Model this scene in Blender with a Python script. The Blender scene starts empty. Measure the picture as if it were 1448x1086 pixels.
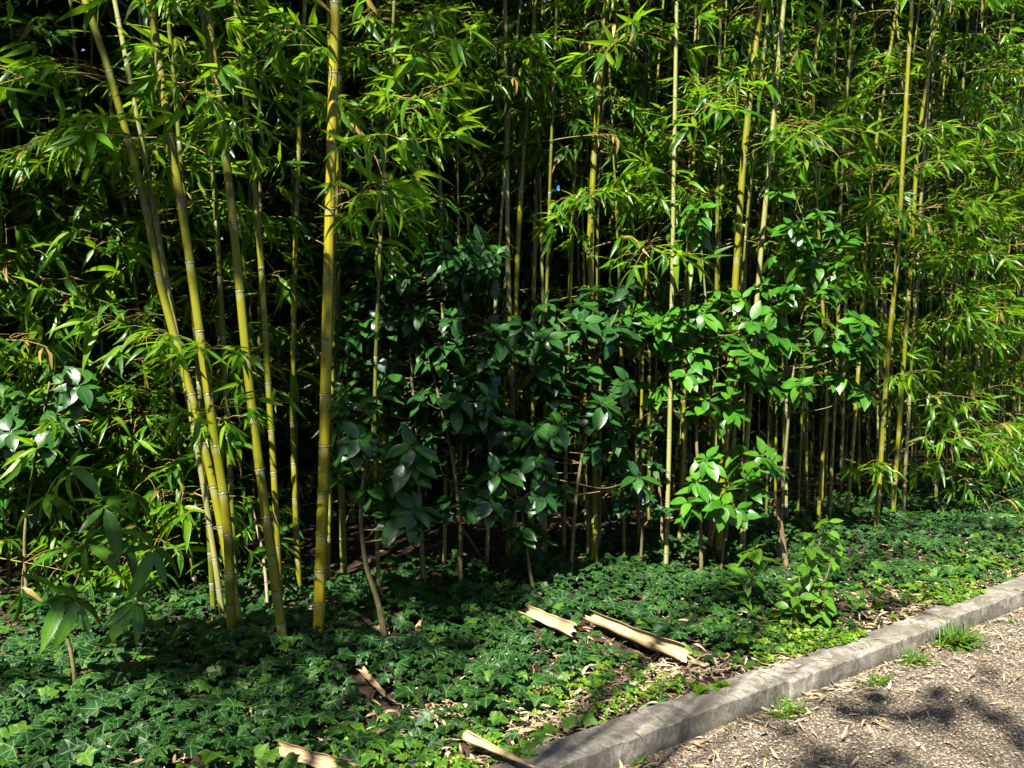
import bpy, math, random
import numpy as np
from mathutils import Vector, Matrix, Euler

random.seed(11)
rng = np.random.default_rng(11)
R = random.uniform
scene = bpy.context.scene
LINK = scene.collection.objects.link
RAD = math.radians

# ------------------------------------------------------------------ camera / layout helpers
FPX, CAMZ = 1250.0, 1.66
PITCH = math.atan((543 - 480) / FPX)
CAM = np.array([0, 0, CAMZ])
def ray(px, py):
    u, v = (px - 724) / FPX, (543 - py) / FPX
    c, s = math.cos(PITCH), math.sin(PITCH)
    return np.array([u, c + v * s, -s + v * c])
def at(px, py, Y):
    d = ray(px, py); return CAM + d * (Y / d[1])
def on_ground(px, py, z=0.08):
    d = ray(px, py); return CAM + d * ((z - CAMZ) / d[2])
ES, ET = np.array([.8, .6, 0]), np.array([-.6, .8, 0])     # along the kerb / into the grove
T0 = 4.24                                                   # distance of the front bamboo row
def st(s, t, z=0.): return ES * s + ET * t + np.array([0, 0, z])
def to_st(p): return float(np.dot(p, ES)), float(np.dot(p, ET))
SUN = np.array([-.25, -.61, .75]); SUN /= np.linalg.norm(SUN)

def soil_z(s, t):
    k = min(max((t - 2.59) / 1.5, 0), 1)
    return .055 + .04 * k + .02 * math.sin(s * 1.7 + t * 2.3) * k + .012 * math.sin(s * 4.1 - t * 3.2) * k

# ------------------------------------------------------------------ materials
def new_mat(name):
    m = bpy.data.materials.new(name); m.use_nodes = True
    nt = m.node_tree
    for n in list(nt.nodes): nt.nodes.remove(n)
    return m, nt
class NT:
    def __init__(s, nt): s.nt = nt
    def n(s, t, **kw):
        o = s.nt.nodes.new(t)
        for k, v in kw.items():
            if k == 'ins':
                for kk, vv in v.items():
                    if isinstance(vv, bpy.types.NodeSocket): s.nt.links.new(vv, o.inputs[kk])
                    else: o.inputs[kk].default_value = vv
            else: setattr(o, k, v)
        return o
    def math(s, op, a, b=None, c=None, clamp=False):
        o = s.nt.nodes.new('ShaderNodeMath'); o.operation = op; o.use_clamp = clamp
        for i, v in enumerate((a, b, c)):
            if v is None: continue
            if isinstance(v, bpy.types.NodeSocket): s.nt.links.new(v, o.inputs[i])
            else: o.inputs[i].default_value = v
        return o.outputs[0]
    def mix(s, fac, a, b):
        o = s.nt.nodes.new('ShaderNodeMix'); o.data_type = 'RGBA'
        for i, v in ((0, fac), (6, a), (7, b)):
            if isinstance(v, bpy.types.NodeSocket): s.nt.links.new(v, o.inputs[i])
            elif i == 0: o.inputs[0].default_value = v
            else: o.inputs[i].default_value = (*v, 1)
        return o.outputs[2]
    def smooth(s, v, a, b):
        o = s.nt.nodes.new('ShaderNodeMapRange'); o.interpolation_type = 'SMOOTHSTEP'
        s.nt.links.new(v, o.inputs[0]); o.inputs[1].default_value = a; o.inputs[2].default_value = b
        return o.outputs[0]
    def noise(s, scale, vec=None, detail=4, rough=.6):
        o = s.nt.nodes.new('ShaderNodeTexNoise'); o.inputs['Scale'].default_value = scale
        o.inputs['Detail'].default_value = detail; o.inputs['Roughness'].default_value = rough
        if vec is not None: s.nt.links.new(vec, o.inputs['Vector'])
        return o.outputs[0]

def leaf_mat(name, c1, c2, c3, trans, rough=.4, vein='mid', spec=.5, tw=.4, coat=0., veincol=None, dry=(.34, .22, .06), dryamt=.0):
    """c1..c3 = leaf colours picked by a per-leaf random; thin translucent blade"""
    m, nt = new_mat(name); N = NT(nt)
    rnd = N.n('ShaderNodeAttribute', attribute_name='rnd').outputs['Fac']
    uv = N.n('ShaderNodeUVMap').outputs[0]
    sep = N.n('ShaderNodeSeparateXYZ', ins={0: uv})
    x = N.math('ABSOLUTE', N.math('SUBTRACT', sep.outputs[0], .5)); y = sep.outputs[1]
    col = N.mix(N.smooth(rnd, .0, .55), c1, c2)
    col = N.mix(N.smooth(rnd, .55, 1.), col, c3)
    geo = N.n('ShaderNodeNewGeometry')
    nz = N.noise(60., geo.outputs['Position'], 3)
    col = N.mix(N.math('MULTIPLY', N.smooth(nz, .4, .75), .35), col, tuple(v * .6 for v in c1))
    vc = veincol or tuple(min(v * 1.9 + .03, .6) for v in c2)
    if vein == 'mid':
        vm = N.math('SUBTRACT', 1., N.smooth(x, .012, .05))
        col = N.mix(N.math('MULTIPLY', vm, .6), col, vc)
    elif vein == 'ivy':
        vm = None
        for a in (90, 36, -8):
            ca, sa = math.cos(RAD(a)), math.sin(RAD(a))
            d = N.math('ABSOLUTE', N.math('SUBTRACT', N.math('MULTIPLY', x, sa), N.math('MULTIPLY', y, ca)))
            k = N.math('SUBTRACT', 1., N.smooth(d, .008, .032))
            vm = k if vm is None else N.math('MAXIMUM', vm, k)
        col = N.mix(N.math('MULTIPLY', vm, .75), col, vc)
    if dryamt > 0:
        dm = N.math('MULTIPLY', N.smooth(rnd, 1 - dryamt, 1 - dryamt + .01), 1.)
        tip = N.math('MAXIMUM', dm, N.math('MULTIPLY', N.smooth(y, .93, 1.), .8))
        col = N.mix(tip, col, dry)
    p = N.n('ShaderNodeBsdfPrincipled', ins={'Base Color': col, 'Roughness': rough, 'Specular IOR Level': spec})
    if coat: p.inputs['Coat Weight'].default_value = coat; p.inputs['Coat Roughness'].default_value = .18
    bp = N.n('ShaderNodeBump', ins={'Strength': .25, 'Distance': .004, 'Height': nz})
    nt.links.new(bp.outputs[0], p.inputs['Normal'])
    tcol = N.mix(.75, col, trans)
    t = N.n('ShaderNodeBsdfTranslucent', ins={'Color': tcol})
    mx = N.n('ShaderNodeMixShader', ins={0: tw, 1: p.outputs[0], 2: t.outputs[0]})
    o = N.n('ShaderNodeOutputMaterial', ins={0: mx.outputs[0]})
    return m

def culm_mat(name, ca, cb, ring, rough=.38, streak=.5):
    m, nt = new_mat(name); N = NT(nt)
    rnd = N.n('ShaderNodeAttribute', attribute_name='rnd').outputs['Fac']
    uv = N.n('ShaderNodeUVMap').outputs[0]
    mp = N.n('ShaderNodeMapping', ins={0: uv, 'Scale': (9., 1.3, 1.)})
    n1 = N.noise(1.6, mp.outputs[0], 5)
    n2 = N.noise(2.2, uv, 4)
    oi = N.n('ShaderNodeObjectInfo').outputs['Random']
    col = N.mix(N.smooth(n1, .38, .62), ca, cb)
    col = N.mix(N.math('MULTIPLY', N.smooth(n2, .52, .78), streak), col, tuple(v * .45 for v in ca))
    pale = N.math('MULTIPLY', N.smooth(N.noise(14., mp.outputs[0], 3), .62, .72), .35)
    col = N.mix(pale, col, (.42, .40, .26))
    col = N.mix(N.math('MULTIPLY', oi, .35), col, tuple(v * .62 for v in cb))
    col = N.mix(N.math('MULTIPLY', N.smooth(rnd, .0, .22), .3), col, (.34, .36, .26))
    col = N.mix(N.smooth(rnd, .25, .8), col, ring)
    col = N.mix(N.math('MULTIPLY', N.smooth(N.noise(26., mp.outputs[0], 6, .75), .6, .7), .55), col, (.06, .055, .02))
    dark = N.math('SUBTRACT', 1., N.smooth(rnd, -.8, -.2))
    col = N.mix(dark, col, (.05, .035, .02))
    p = N.n('ShaderNodeBsdfPrincipled', ins={'Base Color': col, 'Roughness': rough, 'Specular IOR Level': .45})
    bp = N.n('ShaderNodeBump', ins={'Strength': .12, 'Distance': .003, 'Height': n1})
    nt.links.new(bp.outputs[0], p.inputs['Normal'])
    N.n('ShaderNodeOutputMaterial', ins={0: p.outputs[0]})
    return m

def rough_mat(name, cols, scale, rough=.9, bump=.4, dist=.01, stops=(.35, .5, .65), spec=.2, vor=None, attr=False):
    m, nt = new_mat(name); N = NT(nt)
    pos = N.n('ShaderNodeNewGeometry').outputs['Position']
    n1 = N.noise(scale, pos, 8, .65); n2 = N.noise(scale * 7.3, pos, 5, .7)
    src = N.math('ADD', N.math('MULTIPLY', n1, .6), N.math('MULTIPLY', n2, .4))
    col = N.mix(N.smooth(src, stops[0], stops[1]), cols[0], cols[1])
    col = N.mix(N.smooth(src, stops[1], stops[2]), col, cols[2])
    h = src
    if attr:
        rnd = N.n('ShaderNodeAttribute', attribute_name='rnd').outputs['Fac']
        col = N.mix(N.math('MULTIPLY', rnd, .85), col, cols[3])
    if vor:
        v = N.n('ShaderNodeTexVoronoi', ins={'Vector': pos, 'Scale': vor})
        c = N.n('ShaderNodeSeparateColor', ins={0: v.outputs['Color']})
        col = N.mix(N.smooth(c.outputs[0], .55, 1.), col, cols[3])
        col = N.mix(N.math('MULTIPLY', N.smooth(v.outputs['Distance'], .3, .7), .7), col, tuple(k * .4 for k in cols[0]))
        h = N.math('ADD', N.math('MULTIPLY', src, .5), N.math('SUBTRACT', 1., v.outputs['Distance']))
    p = N.n('ShaderNodeBsdfPrincipled', ins={'Base Color': col, 'Roughness': rough, 'Specular IOR Level': spec})
    bp = N.n('ShaderNodeBump', ins={'Strength': bump, 'Distance': dist, 'Height': h})
    nt.links.new(bp.outputs[0], p.inputs['Normal'])
    N.n('ShaderNodeOutputMaterial', ins={0: p.outputs[0]})
    return m

M = {}
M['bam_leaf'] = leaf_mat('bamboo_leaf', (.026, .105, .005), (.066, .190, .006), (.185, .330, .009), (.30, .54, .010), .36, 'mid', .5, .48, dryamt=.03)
M['bam_leaf_shaded'] = leaf_mat('bamboo_leaf_shaded', (.007, .036, .004), (.020, .074, .005), (.062, .145, .007), (.14, .34, .010), .40, 'mid', .4, .36, dryamt=.06)  # older background leaves, colour darkened further to deepen the grove's shade
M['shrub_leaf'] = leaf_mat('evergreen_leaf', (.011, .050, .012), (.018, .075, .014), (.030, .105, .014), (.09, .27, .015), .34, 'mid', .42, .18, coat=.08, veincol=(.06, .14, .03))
M['shrub_leaf_sunlit'] = leaf_mat('evergreen_leaf_sunlit', (.028, .125, .010), (.048, .185, .012), (.085, .24, .014), (.18, .45, .02), .34, 'mid', .45, .26, coat=.08, veincol=(.12, .22, .04))  # evergreen leaf colour lightened to stand in for sunlight on the right shrubs
M['broad_leaf'] = leaf_mat('long_leaf', (.034, .12, .008), (.052, .16, .010), (.075, .20, .012), (.14, .30, .02), .32, 'mid', .5, .22, veincol=(.16, .26, .04))
M['sapling_leaf'] = leaf_mat('sapling_leaf', (.05, .15, .012), (.08, .20, .014), (.12, .26, .016), (.26, .46, .02), .38, 'mid', .45, .34)
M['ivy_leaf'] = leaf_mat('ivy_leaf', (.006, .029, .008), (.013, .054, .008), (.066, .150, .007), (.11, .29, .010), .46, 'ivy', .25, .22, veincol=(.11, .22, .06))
M['cover_leaf'] = leaf_mat('cover_leaf', (.05, .14, .008), (.11, .24, .010), (.20, .32, .012), (.34, .46, .02), .5, 'none', .35, .35)
M['grass'] = leaf_mat('grass_blade', (.03, .10, .008), (.06, .16, .010), (.12, .22, .012), (.25, .40, .02), .5, 'mid', .3, .3)
M['litter'] = leaf_mat('dry_leaf', (.24, .165, .09), (.46, .34, .21), (.64, .51, .36), (.5, .36, .18), .75, 'mid', .2, .18, veincol=(.5, .4, .26))
M['tree_leaf'] = leaf_mat('tree_leaf', (.02, .06, .01), (.03, .09, .012), (.05, .12, .014), (.12, .25, .02), .4, 'mid', .4, .25)
M['culm_gold'] = culm_mat('culm_gold', (.21, .185, .007), (.30, .25, .009), (.24, .225, .11), .30, .5)
M['culm_olive'] = culm_mat('culm_olive', (.13, .15, .006), (.22, .205, .009), (.22, .22, .11), .34, .45)
M['culm_pale'] = culm_mat('culm_pale', (.19, .21, .055), (.29, .275, .09), (.30, .295, .22), .40, .5)
M['culm_green'] = culm_mat('culm_green', (.08, .11, .008), (.15, .155, .011), (.36, .36, .26), .38, .5)  # dark green tone with shade put into the colour, for shaded culms
M['twig'] = rough_mat('twig', ((.14, .12, .03), (.24, .19, .05), (.30, .22, .08)), 14., .7, .2)
M['bark'] = rough_mat('stem_bark', ((.09, .08, .035), (.17, .15, .06), (.26, .23, .13)), 16., .75, .5, .006)
M['trunk'] = rough_mat('tree_bark', ((.05, .04, .03), (.11, .085, .06), (.18, .14, .1)), 9., .9, .9, .03)
M['soil'] = rough_mat('soil', ((.018, .012, .008), (.05, .033, .02), (.11, .075, .045)), 9., .95, .8, .02)
M['path'] = rough_mat('path_gravel', ((.080, .061, .042), (.155, .120, .085), (.25, .20, .145), (.46, .39, .30)), 5., .9, .9, .006, vor=110.)
M['lawn'] = rough_mat('lawn', ((.02, .05, .01), (.04, .09, .015), (.06, .12, .02)), 3., .95, .6, .03)
M['pebble'] = rough_mat('pebble', ((.145, .11, .078), (.25, .20, .15), (.37, .31, .24), (.64, .57, .47)), 30., .8, .2, .002, attr=True)
M['kerb'] = None
M['sheath'] = None

def kerb_mat():
    m, nt = new_mat('concrete'); N = NT(nt)
    pos = N.n('ShaderNodeNewGeometry').outputs['Position']
    big = N.noise(4.5, pos, 8, .7); fine = N.noise(55., pos, 6, .7)
    mp = N.n('ShaderNodeMapping', ins={0: pos, 'Scale': (1., 1., .25)})
    drip = N.noise(16., mp.outputs[0], 5, .65)
    col = N.mix(N.smooth(big, .35, .65), (.145, .13, .106), (.33, .305, .262))
    col = N.mix(N.math('MULTIPLY', N.smooth(fine, .48, .68), .7), col, (.12, .108, .085))
    col = N.mix(N.math('MULTIPLY', N.smooth(N.noise(11., pos, 9, .75), .47, .6), .8), col, (.11, .098, .072))
    col = N.mix(N.math('MULTIPLY', N.smooth(drip, .52, .66), .55), col, (.12, .11, .09))
    z = N.n('ShaderNodeSeparateXYZ', ins={0: pos}).outputs[2]
    low = N.math('SUBTRACT', 1., N.smooth(z, .0, .05))
    dirt = N.math('MULTIPLY', N.math('MULTIPLY', low, N.smooth(drip, .3, .6)), .8)
    col = N.mix(dirt, col, (.07, .062, .04))
    moss = N.math('MULTIPLY', N.smooth(N.noise(7., pos, 6, .7), .54, .66), .65)
    col = N.mix(moss, col, (.09, .10, .04))
    pit = N.n('ShaderNodeTexVoronoi', ins={'Vector': pos, 'Scale': 130.}).outputs['Distance']
    p = N.n('ShaderNodeBsdfPrincipled', ins={'Base Color': col, 'Roughness': .9, 'Specular IOR Level': .25})
    h = N.math('ADD', N.math('MULTIPLY', fine, .7), N.math('ADD', N.math('MULTIPLY', big, 1.2), N.math('MULTIPLY', N.smooth(pit, 0., .25), .4)))
    bp = N.n('ShaderNodeBump', ins={'Strength': .7, 'Distance': .008, 'Height': h})
    nt.links.new(bp.outputs[0], p.inputs['Normal'])
    N.n('ShaderNodeOutputMaterial', ins={0: p.outputs[0]})
    return m
M['kerb'] = kerb_mat()
def sheath_mat(k=1.):
    m, nt = new_mat('dry_sheath'); N = NT(nt)
    uv = N.n('ShaderNodeUVMap').outputs[0]
    mp = N.n('ShaderNodeMapping', ins={0: uv, 'Scale': (26., 1.4, 1.)})
    n1 = N.noise(1.5, mp.outputs[0], 5, .6); n2 = N.noise(5., uv, 5, .6)
    col = N.mix(N.smooth(n1, .35, .65), (.40 * k, .27 * k, .13 * k), (.60 * k, .45 * k, .26 * k))
    col = N.mix(N.math('MULTIPLY', N.smooth(n2, .56, .7), .6), col, (.22, .15, .075))
    p = N.n('ShaderNodeBsdfPrincipled', ins={'Base Color': col, 'Roughness': .6, 'Specular IOR Level': .3})
    bp = N.n('ShaderNodeBump', ins={'Strength': .4, 'Distance': .003, 'Height': n1})
    nt.links.new(bp.outputs[0], p.inputs['Normal'])
    N.n('ShaderNodeOutputMaterial', ins={0: p.outputs[0]})
    return m
M['sheath'] = sheath_mat(); M['old_sheath'] = sheath_mat(.42)
def plain(name, c, rough=.5):
    m, nt = new_mat(name); N = NT(nt)
    nz = N.noise(40., N.n('ShaderNodeNewGeometry').outputs['Position'])
    col = N.mix(N.smooth(nz, .3, .7), c, tuple(v * .7 for v in c))
    p = N.n('ShaderNodeBsdfPrincipled', ins={'Base Color': col, 'Roughness': rough})
    N.n('ShaderNodeOutputMaterial', ins={0: p.outputs[0]}); return m
M['blue'] = plain('blue_plastic', (.02, .16, .75))

# ------------------------------------------------------------------ mesh building
class Geo:
    def __init__(s): s.V, s.F, s.UV, s.RN, s.n = [], [], [], [], 0
    def add(s, v, f, uv=None, rnd=None):
        v = np.asarray(v, float); k = len(v)
        s.V.append(v)
        for ff in (f if isinstance(f, list) and len(f) and isinstance(f[0], np.ndarray) and f[0].ndim == 2 else [np.asarray(f, int)]):
            s.F.append(ff + s.n)
        s.UV.append(np.zeros((k, 2)) if uv is None else np.asarray(uv, float))
        s.RN.append(np.zeros(k) if rnd is None else np.broadcast_to(np.asarray(rnd, float), (k,)))
        s.n += k
    def nf(s): return sum(len(f) for f in s.F)
    def mesh(s, name, mat, smooth=True, mi=None):
        me = bpy.data.meshes.new(name)
        V = np.concatenate(s.V); UV = np.concatenate(s.UV); RN = np.concatenate(s.RN)
        loops = np.concatenate([f.ravel() for f in s.F]).astype(np.int32)
        tot = np.concatenate([np.full(len(f), f.shape[1]) for f in s.F]).astype(np.int32)
        start = np.concatenate([[0], np.cumsum(tot)[:-1]]).astype(np.int32)
        me.vertices.add(len(V)); me.vertices.foreach_set('co', V.astype(np.float32).ravel())
        me.loops.add(len(loops)); me.loops.foreach_set('vertex_index', loops)
        me.polygons.add(len(tot)); me.polygons.foreach_set('loop_start', start)
        me.update(calc_edges=True)
        u = me.uv_layers.new(name='UVMap'); u.data.foreach_set('uv', UV[loops].astype(np.float32).ravel())
        a = me.attributes.new('rnd', 'FLOAT', 'POINT'); a.data.foreach_set('value', RN.astype(np.float32))
        me.polygons.foreach_set('use_smooth', np.full(len(tot), smooth, bool))
        for m in (mat if isinstance(mat, (list, tuple)) else [mat]): me.materials.append(m)
        if mi is not None: me.polygons.foreach_set('material_index', np.asarray(mi, np.int32))
        me.update()
        return me

def frames(d, up):
    """columns (side, dir, normal) for arrays of directions and up hints"""
    d = d / np.linalg.norm(d, axis=1, keepdims=True)
    x = np.cross(d, up); x /= np.linalg.norm(x, axis=1, keepdims=True) + 1e-9
    z = np.cross(x, d)
    return np.stack([x, d, z], axis=2)
def scatter(g, tpl, Rm, T, sc, rnd):
    v, f, uv = tpl; k = len(v); n = len(T)
    if n == 0: return
    W = np.einsum('nij,kj->nki', Rm, v) * np.asarray(sc).reshape(n, -1)[:, None, :] + T[:, None, :]
    off = (np.arange(n) * k)[:, None, None]
    fs = [(ff[None] + off).reshape(-1, ff.shape[1]) for ff in f]
    g.add(W.reshape(-1, 3), fs, np.tile(uv, (n, 1)), np.repeat(rnd, k))

def blade(width, profile, segs, fold, droop, side_bend=0., twist=0., stalk=.0):
    v, uv = [], []
    for i in range(segs + 1):
        t = i / segs; w = width * profile(t)
        y = stalk + (1 - stalk) * t
        z = -droop * y ** 2; yy = y * (1 - .25 * droop * y)
        x0 = side_bend * y * y
        a = twist * t
        for sgn in (-1, 0, 1):
            v.append((x0 + sgn * w * math.cos(a), yy, z + abs(sgn) * w * fold + sgn * w * math.sin(a)))
            uv.append((.5 + .5 * sgn, t))
    q = []
    for i in range(segs):
        b = 3 * i
        q += [(b, b + 1, b + 4, b + 3), (b + 1, b + 2, b + 5, b + 4)]
    v, uv, q = np.array(v), np.array(uv), np.array(q)
    if stalk > 0:
        k = len(v); w = .012
        v = np.vstack([v, [(-w, 0, 0), (w, 0, 0), (w, stalk, -droop * stalk ** 2 - .002), (-w, stalk, -droop * stalk ** 2 - .002)]])
        uv = np.vstack([uv, [(.5, 0)] * 4]); q = np.vstack([q, [(k, k + 1, k + 2, k + 3)]])
    return v, [q], uv
lance = lambda t: max(.015, (min(t / .22, 1) ** .6) * (1 - max(0, (t - .22) / .78) ** 1.6) ** 1.0)
def ell(t):
    return max(.02, math.sin(math.pi * min(t / .97, 1) ** .82) ** .75 * (1 if t < .8 else 1 - (t - .8) * 2.2))
LAN = [blade(R(.075, .10), lance, 6, R(.1, .45), dr, R(-.12, .12), R(-.5, .5), .05) for dr in (.02, .12, .25, .4, .6, .18)]
LAN_LO = [blade(.10, lance, 3, .3, dr, 0, tw) for dr, tw in ((.15, .4), (.4, -.3), (.6, .2))]
ELL = [blade(R(.215, .26), ell, 8, R(.12, .3), dr, R(-.06, .06), R(-.25, .25), .10) for dr in (.05, .12, .2, .3, .42)]
LONG = [blade(R(.10, .12), ell, 8, R(.12, .3), dr, R(-.08, .08), R(-.25, .25), .06) for dr in (.15, .3, .45)]
GRASS = [blade(.022, lambda t: max(.05, 1 - t ** 1.5), 5, .3, dr, R(-.2, .2), R(-.4, .4)) for dr in (.3, .6, .9)]

def ivy_tpl(cup, tipdroop, wide=1.):
    half = [(.10, -.13), (.28, -.18), (.46, -.08), (.44, .06), (.43, .20), (.58, .40), (.42, .47), (.31, .55), (.23, .70), (.10, .88)]
    zt = {(.46, -.08): -1, (.58, .40): -1, (.10, .88): -.8, (.43, .20): .4, (.31, .55): .4, (.23, .70): -.1}
    pts = [(0, -.02)] + half + [(0, 1.)] + [(-x, y) for x, y in reversed(half)]
    v = [(0, .0, .02), (0, .35, .03)]; uv = [(.5, 0.), (.5, .35)]
    for x, y in pts:
        zz = zt.get((abs(x), y), -.9 if y > .95 else 0)
        v.append((x * wide, y, zz * tipdroop + cup * abs(x))); uv.append((.5 + x, y))
    n = len(pts); f = []
    for i in range(n):
        j = (i + 1) % n
        hub = 1 if (pts[i][1] + pts[j][1]) / 2 > .3 else 0
        f.append((hub, 2 + i, 2 + j))
    # bridge triangles between the two hubs
    r = [i for i in range(n) if pts[i][0] > 0 and abs(pts[i][1] - .20) < .01][0]
    l = [i for i in range(n) if pts[i][0] < 0 and abs(pts[i][1] - .20) < .01][0]
    f += [(0, 2 + r, 1), (0, 1, 2 + l)]
    k = len(v)                                                     # the leaf stalk
    v += [(-.012, 0, .015), (.012, 0, .015), (.012, -.5, -.45), (-.012, -.5, -.45)]; uv += [(.5, .3)] * 4
    return np.array(v), [np.array(f), np.array([(k, k + 1, k + 2, k + 3)])], np.array(uv)
IVY = [ivy_tpl(R(-.1, .25), R(.03, .16), R(.85, 1.1)) for _ in range(6)]
def clover_tpl():
    v, f, uv = [], [], []
    for a in (0, 120, 240):
        a = RAD(a + R(-12, 12)); c, s = math.cos(a), math.sin(a); b = len(v)
        for x, y in ((0, 0), (.28, .3), (.33, .6), (.12, .82), (0, .74), (-.12, .82), (-.33, .6), (-.28, .3)):
            v.append((x * c - y * s, x * s + y * c, .12 * abs(x) + .1 * y)); uv.append((.5 + x, y))
        f += [(b, b + i, b + i + 1) for i in range(1, 7)]
    return np.array(v), [np.array(f)], np.array(uv)
CLO = [clover_tpl() for _ in range(3)]

def tube(g, pts, rad, sides=6, rnd=None, cap=True):
    P = np.asarray(pts, float); n = len(P); rad = np.broadcast_to(np.asarray(rad, float), (n,))
    T = np.gradient(P, axis=0); T /= np.linalg.norm(T, axis=1, keepdims=True) + 1e-12
    up = np.array([0, 0, 1.]) if abs(T[0][2]) < .9 else np.array([1., 0, 0])
    x = np.cross(T, up); x /= np.linalg.norm(x, axis=1, keepdims=True) + 1e-9; y = np.cross(T, x)
    a = np.arange(sides) * 2 * math.pi / sides
    V = P[:, None] + rad[:, None, None] * (x[:, None] * np.cos(a)[None, :, None] + y[:, None] * np.sin(a)[None, :, None])
    L = np.concatenate([[0], np.cumsum(np.linalg.norm(np.diff(P, axis=0), axis=1))])
    uu = np.minimum(np.arange(sides), sides - np.arange(sides)) / sides * 2
    UV = np.stack(np.broadcast_arrays(uu[None, :], L[:, None]), 2)
    i = np.arange(n - 1)[:, None] * sides; j = np.arange(sides)[None]; j2 = (j + 1) % sides
    q = np.stack([i + j, i + j2, i + sides + j2, i + sides + j], 2).reshape(-1, 4)
    fs = [q]
    V = V.reshape(-1, 3); UV = UV.reshape(-1, 2)
    rn = None if rnd is None else np.repeat(np.asarray(rnd, float), sides)
    if cap:
        fs.append(np.array([np.arange(sides)[::-1], (n - 1) * sides + np.arange(sides)]))
    g.add(V, fs, UV, rn)

def curve(pts, n):
    """Catmull-Rom through pts, n samples"""
    P = np.asarray(pts, float)
    if len(P) == 2: return P[0] + (P[1] - P[0]) * np.linspace(0, 1, n)[:, None]
    E = np.vstack([2 * P[0] - P[1], P, 2 * P[-1] - P[-2]])
    out = []
    for u in np.linspace(0, len(P) - 1 - 1e-9, n):
        k = int(u); t = u - k; a, b, c, d = E[k:k + 4]
        out.append(.5 * (2 * b + (c - a) * t + (2 * a - 5 * b + 4 * c - d) * t * t + (3 * b - a - 3 * c + d) * t ** 3))
    return np.array(out)

# ------------------------------------------------------------------ objects
def thing(name, label, cat, loc, group=None):
    o = bpy.data.objects.new(name, None); LINK(o); o.location = loc; o.empty_display_size = .1
    o['label'] = label; o['category'] = cat
    if group: o['group'] = group
    return o
def part(name, me, parent=None, loc=(0, 0, 0), rot=None, sc=1.):
    o = bpy.data.objects.new(name, me); LINK(o); o.parent = parent; o.location = loc
    if rot is not None: o.rotation_euler = rot
    o.scale = (sc, sc, sc); return o
def tag(o, label=None, cat=None, group=None, kind=None):
    for k, v in (('label', label), ('category', cat), ('group', group), ('kind', kind)):
        if v: o[k] = v
    return o

# ------------------------------------------------------------------ setting
def sheet(name, mat, z, s0, s1, t0, t1, ns=2, nt_=2, fz=None):
    S, T = np.meshgrid(np.linspace(s0, s1, ns), np.linspace(t0, t1, nt_), indexing='ij')
    V = np.array([st(s, t, fz(s, t) if fz else z) for s, t in zip(S.ravel(), T.ravel())])
    i, j = np.meshgrid(np.arange(ns - 1), np.arange(nt_ - 1), indexing='ij'); b = (i * nt_ + j).ravel()
    q = np.stack([b, b + nt_, b + nt_ + 1, b + 1], 1)
    g = Geo(); g.add(V, q, np.stack([S.ravel(), T.ravel()], 1))
    return tag(part(name, g.mesh(name, mat)), kind='structure')
KF, KB = 2.415, 2.59
sheet('ground', M['lawn'], -.03, -150, 150, -150, 150)
sheet('path', M['path'], 0, -14, 26, -1.6, KF + .05, 120, 20,
      fz=lambda s, t: .006 * math.sin(s * 2.1) * math.sin(t * 2.7) + (.01 if t > 2.3 else 0))
sheet('soil', M['soil'], 0, -8, 26, KB - .06, 13, 180, 60, fz=soil_z)

# kerb stones
def kerb_stone(s0, s1, off, dz, label):
    L = s1 - s0 - .014; n = 90
    prof = []                                            # (t, z) loop, round arris
    w, h, c = KB - KF, .10, .007
    for t, z in ((0, -.06), (0, .02), (0, .05), (0, h - c), (.0025, h - .0025), (c, h), (.05, h + .002), (.09, h + .002), (w - c, h), (w - .004, h - .004), (w, h - c), (w, .03), (w, -.06)):
        prof.append((t, z))
    k = len(prof); V, UV = [], []
    for i in range(n):
        s = L * i / (n - 1)
        e = 1 - max(0, 1 - min(s, L - s) / .03) * .9
        for j, (t, z) in enumerate(prof):
            wob = .0015 * math.sin(s * 9 + j * .6 + s0 * 5) + .001 * math.sin(s * 31 + j * 2.7) + R(-.0014, .0014)
            chip = 0
            if 3 <= j <= 5: chip = max(0, math.sin(s * 7.3 + s0 * 3) - .96) * .12 + (R(0, .006) if R(0, 1) < .12 else 0)
            V.append(st(s, t + (chip * .8 if j <= 5 else 0) + wob * .6, z - chip + wob * .5 - (1 - e) * .008 * (z > .05)))
            UV.append((s, j / k))
    q = [(i * k + j, i * k + j + 1, (i + 1) * k + j + 1, (i + 1) * k + j) for i in range(n - 1) for j in range(k - 1)]
    g = Geo(); g.add(V, [np.array(q)[:, ::-1], np.array([list(range(k)), [(n - 1) * k + j for j in range(k)][::-1]])], UV)
    o = part('kerb_stone', g.mesh('kerb_stone', M['kerb'], False), None, st(s0 + .007, KF + off, dz), (0, 0, R(-.003, .003)))
    tag(o, label, 'kerb stone', 'concrete kerb stones along the path')
KS = [(-1.1, .4, 'grey kerb stone beyond the bottom of the picture, first in the row'),
      (.4, 1.92, 'grey kerb stone lowest in the row, beside the pointed bamboo tip'),
      (1.92, 3.41, 'pale concrete kerb stone in front of the split bamboo sheath'),
      (3.41, 4.9, 'stained grey kerb stone between the two grass grown joints, centre of the visible row'),
      (4.9, 6.4, 'grey kerb stone reaching the right edge, behind the biggest grass tuft')]
for i, (a, b, lb) in enumerate(KS): kerb_stone(a, b, (.004, -.006, .007, -.004, .005)[i], (0, -.005, .004, -.004, .003)[i], lb)
for i in range(4): kerb_stone(6.4 + 1.5 * i, 7.9 + 1.5 * i, R(-.004, .004), R(-.003, .003), 'concrete kerb stone farther along the path, past the right edge')

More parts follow.
